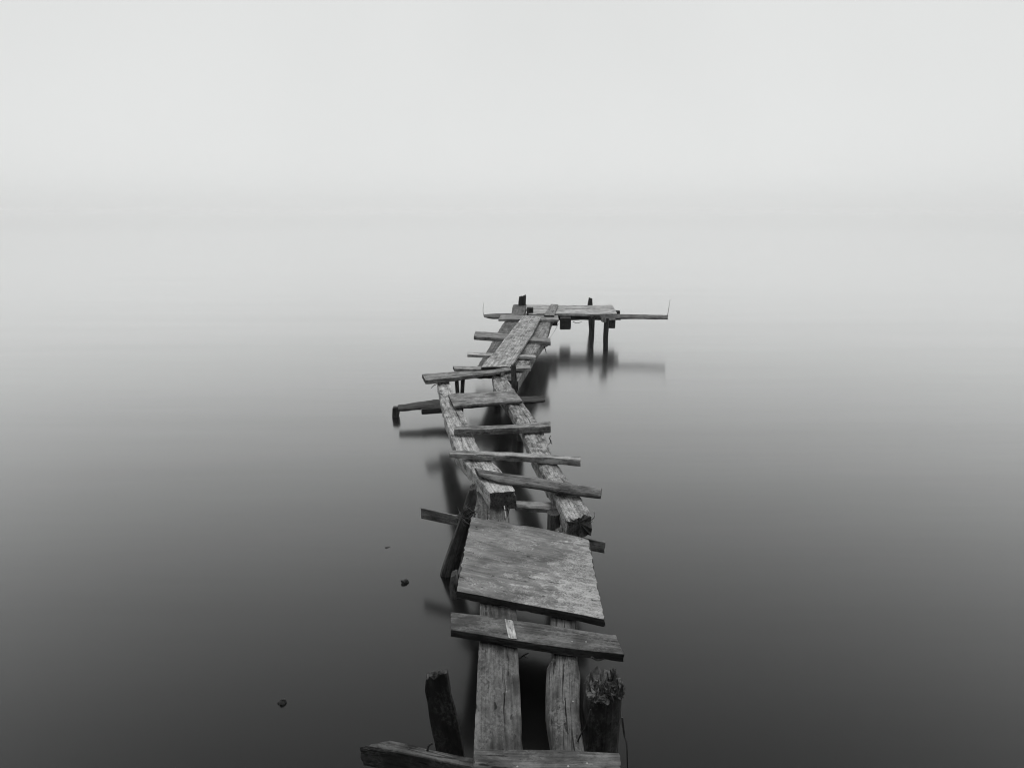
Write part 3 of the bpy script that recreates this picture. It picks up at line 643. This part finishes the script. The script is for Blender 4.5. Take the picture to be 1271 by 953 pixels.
TWIGS = [
    ('jetty', 'wire', [(-0.413, 9.9655, 0.38), (-0.4042, 9.5, 0.5188), (-0.392, 9.5, 0.6201)], 0.0035, 'wire'),
    ('jetty', 'wire', [(2.2307, 9.7581, 0.4), (2.202, 9.6, 0.4929), (2.21, 9.6, 0.5726), (2.2187, 9.6, 0.6576)], 0.004, 'wire'),
    ('jetty', 'wire', [(0.6216, 9.1, 0.3923), (0.5463, 8.9, 0.3076), (0.4675, 8.6, 0.278)], 0.003, 'wire'),
    ('jetty', 'twig', [(0.4544, 8.0, 0.3621), (0.4073, 8.0, 0.3036), (0.3497, 8.0, 0.3134)], 0.01, 'dark'),
    ('jetty', 'twig', [(0.3784, 8.0, 0.3134), (0.3982, 8.0, 0.2645), (0.4084, 8.0, 0.2156)], 0.007, 'dark'),
    ('jetty', 'wire', [(0.2825, 4.75, 0.2871), (0.271, 4.7, 0.2856), (0.283, 4.7, 0.261), (0.26, 4.7, 0.2364)], 0.004, 'dark'),
    ('jetty', 'wire', [(0.2771, 4.7, 0.2672), (0.2867, 4.66, 0.2566)], 0.004, 'dark'),
    ('jetty', 'splinter', [(-0.0347, 3.2, 0.4181), (-0.0143, 3.2, 0.4269), (-0.0266, 3.2, 0.3782)], 0.003, 'dark'),
    ('jetty', 'splinter', [(0.3908, 3.1, 0.4128), (0.4036, 3.08, 0.4395), (0.3987, 3.08, 0.4694)], 0.0028, 'mid'),
    ('jetty', 'splinter', [(0.3756, 3.1, 0.3912), (0.3964, 3.05, 0.4325)], 0.002, 'mid'),
    ('jetty', 'splinter', [(-0.643, 5.85, 0.3999), (-0.6802, 5.8, 0.3981), (-0.7068, 5.78, 0.3743)], 0.004, 'dark'),
    ('jetty', 'twig', [(-0.1885, 3.2, 0.5103), (-0.1962, 3.18, 0.4624), (-0.1832, 3.15, 0.4107)], 0.003, 'dark'),
    ('jetty', 'wire', [(0.8334, 9.3, 0.3926), (0.8891, 9.3, 0.3703), (0.9549, 9.3, 0.3871)], 0.005, 'dark'),
    ('jetty', 'splinter', [(-0.0399, 3.3, 0.3946), (-0.0307, 3.2, 0.3782)], 0.003, 'pale'),
    ('twig_a', 'twig', [(0.1885, 1.75, 0.2936), (0.2034, 1.72, 0.373), (0.2167, 1.7, 0.4274), (0.2293, 1.7, 0.4831)], 0.003, 'dark'),
    ('twig_b', 'twig', [(0.326, 1.72, 0.4383), (0.3318, 1.7, 0.3936), (0.3364, 1.68, 0.3748), (0.3395, 1.66, 0.2799)], 0.0035, 'dark'),
    ('jetty', 'twig', [(0.0289, 2.25, 0.2504), (0.0441, 2.25, 0.2644), (0.0623, 2.25, 0.2749)], 0.004, 'dark'),
    ('jetty', 'twig', [(0.0441, 2.25, 0.2609), (0.0594, 2.25, 0.2539)], 0.0025, 'dark'),
    ('jetty', 'twig', [(-0.2558, 1.72, 0.3124), (-0.2502, 1.72, 0.3385), (-0.2378, 1.72, 0.3472)], 0.004, 'dark'),
    ('jetty', 'twig', [(0.2799, 2.1, 0.3669), (0.3031, 2.1, 0.3539), (0.3256, 2.1, 0.3604)], 0.004, 'dark'),
]

# ------------------------------------------------------------------ things
jetty = empty('wooden_jetty', (0.05, 3.2, 0.0))
tag(jetty, 'ramshackle jetty of weathered planks and stringers zigzagging out over the still water', 'jetty')
OWNERS = {'jetty': jetty}
SOLO = {
    'panel': ('panel', 'broad pale weathered plywood sheet lying on the jetty', 'panel', None),
    'short_post': ('post', 'short broken post leaning left, behind the rough dark board by the near end', 'post', 'broken posts beside the jetty'),
    'stump': ('post', 'thick rotten post with a crumbling top at the right of the near end', 'post', 'broken posts beside the jetty'),
    'leaning_post': ('post', 'slender dark post tied with straw, leaning right against the plywood sheet', 'post', 'broken posts beside the jetty'),
    'twig_a': ('twig', 'thin dark twig leaning from the split plank onto the rotten post', 'twig', None),
    'twig_b': ('twig', 'thin bent twig hanging down the right side of the rotten post', 'twig', None),
}
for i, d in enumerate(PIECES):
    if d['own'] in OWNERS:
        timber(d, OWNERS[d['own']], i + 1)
    elif d['own'] in ('panel', 'short_post', 'stump'):
        o = timber(d, None, i + 1)
        nm, lab, cat, grp = SOLO[d['own']]
        o.name = nm
        tag(o, lab, cat, grp)
    else:
        base = [Vector(p) for p in d['secs'][-1]]
        root = empty('post', (base[0] + base[1]) / 2)
        nm, lab, cat, grp = SOLO[d['own']]
        tag(root, lab, cat, grp)
        dd = dict(d); dd['name'] = 'shaft'
        timber(dd, root, i + 1)
        OWNERS[d['own']] = root

for i, (own, name, pts, r, mat) in enumerate(TWIGS):
    o = tube(name, pts, r, mat, OWNERS.get(own), i)
    if own in SOLO:
        nm, lab, cat, grp = SOLO[own]
        tag(o, lab, cat, grp)

# straw wound round the leaning post where the low plank meets it
rnd = random.Random(5)
sv, sf = [], []
lp = [d for d in PIECES if d['own'] == 'leaning_post'][0]['secs']
c1 = (Vector(lp[1][0]) + Vector(lp[1][1])) / 2
c2 = (Vector(lp[2][0]) + Vector(lp[2][1])) / 2
mid = c1.lerp(c2, 0.2)
for k in range(26):
    p = mid + Vector((rnd.uniform(-0.05, 0.03), rnd.uniform(-0.05, -0.01), rnd.uniform(-0.05, 0.035)))
    dr = Vector((rnd.uniform(-1, 0.8), rnd.uniform(-0.5, 0.2), rnd.uniform(-0.7, 0.7))).normalized()
    ln = rnd.uniform(0.04, 0.11)
    pts = [p - dr * ln * 0.5, p + Vector((0, -0.012, 0.01)), p + dr * ln * 0.5 + Vector((0, 0, rnd.uniform(-0.02, 0.02)))]
    v, f = tube(None, pts, 0.0022, 'straw', None, k, 5)
    b0 = len(sv)
    sv += v
    sf += [tuple(b0 + q for q in ff) for ff in f]
link_mesh('straw_tie', sv, sf, [MAT['straw']], OWNERS['leaning_post'], Matrix.Translation(mid))

# nail heads on the near planks, the crossbars and the sheet: sub-parts of what they are driven into
nail_me = None
def nail(parent_obj, u, v, r=0.004):
    """A nail head at (u, v) of a timber's local top face."""
    global nail_me
    if nail_me is None:
        bm = bmesh.new()
        bmesh.ops.create_cone(bm, cap_ends=True, segments=10, radius1=1.0, radius2=0.75, depth=0.6)
        nail_me = bpy.data.meshes.new('nail_head')
        bm.to_mesh(nail_me); bm.free()
        nail_me.materials.append(MAT['nail'])
    me = parent_obj.data
    best, bd = None, 1e9
    for vt in me.vertices:
        if vt.normal.z < 0.6:
            continue
        dd = (vt.co.x - u) ** 2 + (vt.co.y - v) ** 2
        if dd < bd:
            bd, best = dd, vt.co
    if best is None or bd > 0.015 ** 2:
        return
    o = bpy.data.objects.new('nail_head', nail_me)
    COL.objects.link(o)
    o.parent = parent_obj
    o.location = (u, v, best.z + r * 0.15)
    o.scale = (r, r, r)


for o in list(jetty.children):
    if o.name.split('.')[0] in ('cross_plank', 'end_board', 'walkway_plank') and o.matrix_basis.translation.y < 6.0:
        xs = [v.co.x for v in o.data.vertices]
        ys = [v.co.y for v in o.data.vertices]
        for fx in (0.13, 0.3, 0.68, 0.8):
            if rnd.random() < 0.75:
                nail(o, min(xs) + (max(xs) - min(xs)) * (fx + rnd.uniform(-0.06, 0.06)), (rnd.random() - 0.5) * 0.4 * (max(ys) - min(ys)), rnd.uniform(0.0022, 0.0042))


sheet_obj = [o for o in COL.objects if o.name == 'panel'][0]
for (u_, v_) in ((-0.27, 0.28), (-0.29, 0.0), (-0.30, -0.24), (0.26, 0.30), (0.28, -0.05), (0.29, -0.3), (-0.02, 0.33)):
    nail(sheet_obj, u_ + rnd.uniform(-0.02, 0.02), v_, rnd.uniform(0.003, 0.0045))

# bits of driftwood breaking the surface
def chunk(x, y, sx, sy, sz, seed, label):
    bm = bmesh.new()
    bmesh.ops.create_icosphere(bm, subdivisions=4, radius=1.0)
    for v in bm.verts:
        n = fbm(v.co * 1.3 + Vector((seed, 0, 0)), 1.0, 4)
        v.co *= 1 + 0.75 * n
        v.co.x *= sx; v.co.y *= sy; v.co.z *= sz
    me = bpy.data.meshes.new('driftwood')
    bm.to_mesh(me); bm.free()
    me.materials.append(MAT['near_dark'])
    o = bpy.data.objects.new('driftwood', me)
    COL.objects.link(o)
    o.location = (x, y, sz * 0.15)
    o.rotation_euler = (0.1, 0.15, 0.5)
    tag(o, label, 'driftwood', 'driftwood bits afloat left of the jetty')
    return o


chunk(-0.559, 3.214, 0.022, 0.014, 0.015, 3.0, 'dark driftwood lump in the water left of the leaning straw-tied post')
chunk(-0.912, 2.316, 0.014, 0.013, 0.015, 8.0, 'small pale-topped driftwood bit alone in the water at lower left')
chunk(-0.715, 3.601, 0.018, 0.008, 0.002, 12.0, 'faint driftwood sliver barely breaking the surface below the narrow low plank')

# the crumbling head of the rotten post
CRUMBLE = [((0.2715, 1.8232, 0.4481), 0.03, 0.045, 0.01, 27.0), ((0.3243, 1.8416, 0.4481), 0.024, 0.04, 0.012, 33.0)]
STUMP_TOP = (0.2877, 1.8329, 0.4521)
stump = [o for o in COL.objects if o.get('label', '').startswith('thick rotten post')][0]
for (loc, sx, sy, sz, seed) in CRUMBLE:
    bm = bmesh.new()
    bmesh.ops.create_icosphere(bm, subdivisions=5, radius=1.0)
    for v in bm.verts:
        n = fbm(v.co * 1.2 + Vector((seed, 0, 0)), 1.0, 2)
        n += 0.75 * (0.3 - abs(fbm(v.co * 3.2 + Vector((0, seed, 0)), 1.0, 4)) * 2.4)
        v.co *= 1 + 0.8 * n
        v.co.x *= sx; v.co.y *= sy; v.co.z *= sz
    me = bpy.data.meshes.new('crumbling_wood')
    bm.to_mesh(me); bm.free()
    me.materials.append(MAT['near_top'])
    me.polygons.foreach_set('use_smooth', [True] * len(me.polygons))
    o = bpy.data.objects.new('crumbling_wood', me)
    COL.objects.link(o)
    o.parent = stump
    o.matrix_basis = stump.matrix_basis.inverted() @ Matrix.Translation(loc)

# splintered fibres standing up out of its broken head
rnd = random.Random(19)
sv, sf = [], []
for k in range(46):
    bx = rnd.uniform(-1, 1)
    by = rnd.uniform(-1, 1)
    base = Vector(STUMP_TOP) + Vector((bx * 0.046, by * 0.045, -0.012))
    ht = rnd.uniform(0.012, 0.03) + 0.022 * max(0.0, bx) * rnd.random() + 0.010 * max(0.0, by)
    lean = Vector((rnd.uniform(-0.35, 0.35), rnd.uniform(-0.3, 0.2), 1)).normalized()
    wx, wy = rnd.uniform(0.003, 0.009), rnd.uniform(0.002, 0.006)
    a0 = rnd.uniform(0, 3.1)
    ex = Vector((math.cos(a0), math.sin(a0), 0)); ey = Vector((-math.sin(a0), math.cos(a0), 0))
    b0 = len(sv)
    for f, sc in ((0.0, 1.0), (0.55, 0.8), (1.0, 0.25)):
        c = base + lean * (ht + 0.012) * f
        for (u, v) in ((-1, -1), (1, -1), (1, 1), (-1, 1)):
            sv.append(c + ex * (u * wx * sc) + ey * (v * wy * sc) + Vector((0, 0, rnd.uniform(-0.003, 0.003))))
    for r_ in range(2):
        for q in range(4):
            sf.append((b0 + r_ * 4 + q, b0 + r_ * 4 + (q + 1) % 4, b0 + r_ * 4 + 4 + (q + 1) % 4, b0 + r_ * 4 + 4 + q))
    sf.append((b0 + 8, b0 + 9, b0 + 10, b0 + 11))
fr = Matrix.Translation(STUMP_TOP)
link_mesh('splinters', sv, sf, [MAT['near_top']], stump, fr, None, False)

# ------------------------------------------------------------------ haze over the lake
HT = 18.0
hv = [(x, y, z) for z in (-1.0, HT) for (x, y) in ((-1510, -70), (1510, -70), (1510, 1510), (-1510, 1510))]
hf = [(0, 3, 2, 1), (4, 5, 6, 7), (0, 1, 5, 4), (1, 2, 6, 5), (2, 3, 7, 6), (3, 0, 4, 7)]
hm = bpy.data.materials.new('lake_haze')
hm.use_nodes = True
hn, hl = hm.node_tree.nodes, hm.node_tree.links
hn.clear()
pv = hn.new('ShaderNodeVolumePrincipled')
pv.inputs['Color'].default_value = (1.0, 1.0, 1.0, 1)
pv.inputs['Density'].default_value = 0.002
pv.inputs['Anisotropy'].default_value = 0.92
ho = hn.new('ShaderNodeOutputMaterial')
hl.new(pv.outputs['Volume'], ho.inputs['Volume'])
haze = link_mesh('haze', hv, hf, [hm], None, None, None, False)
tag(haze, kind='stuff')
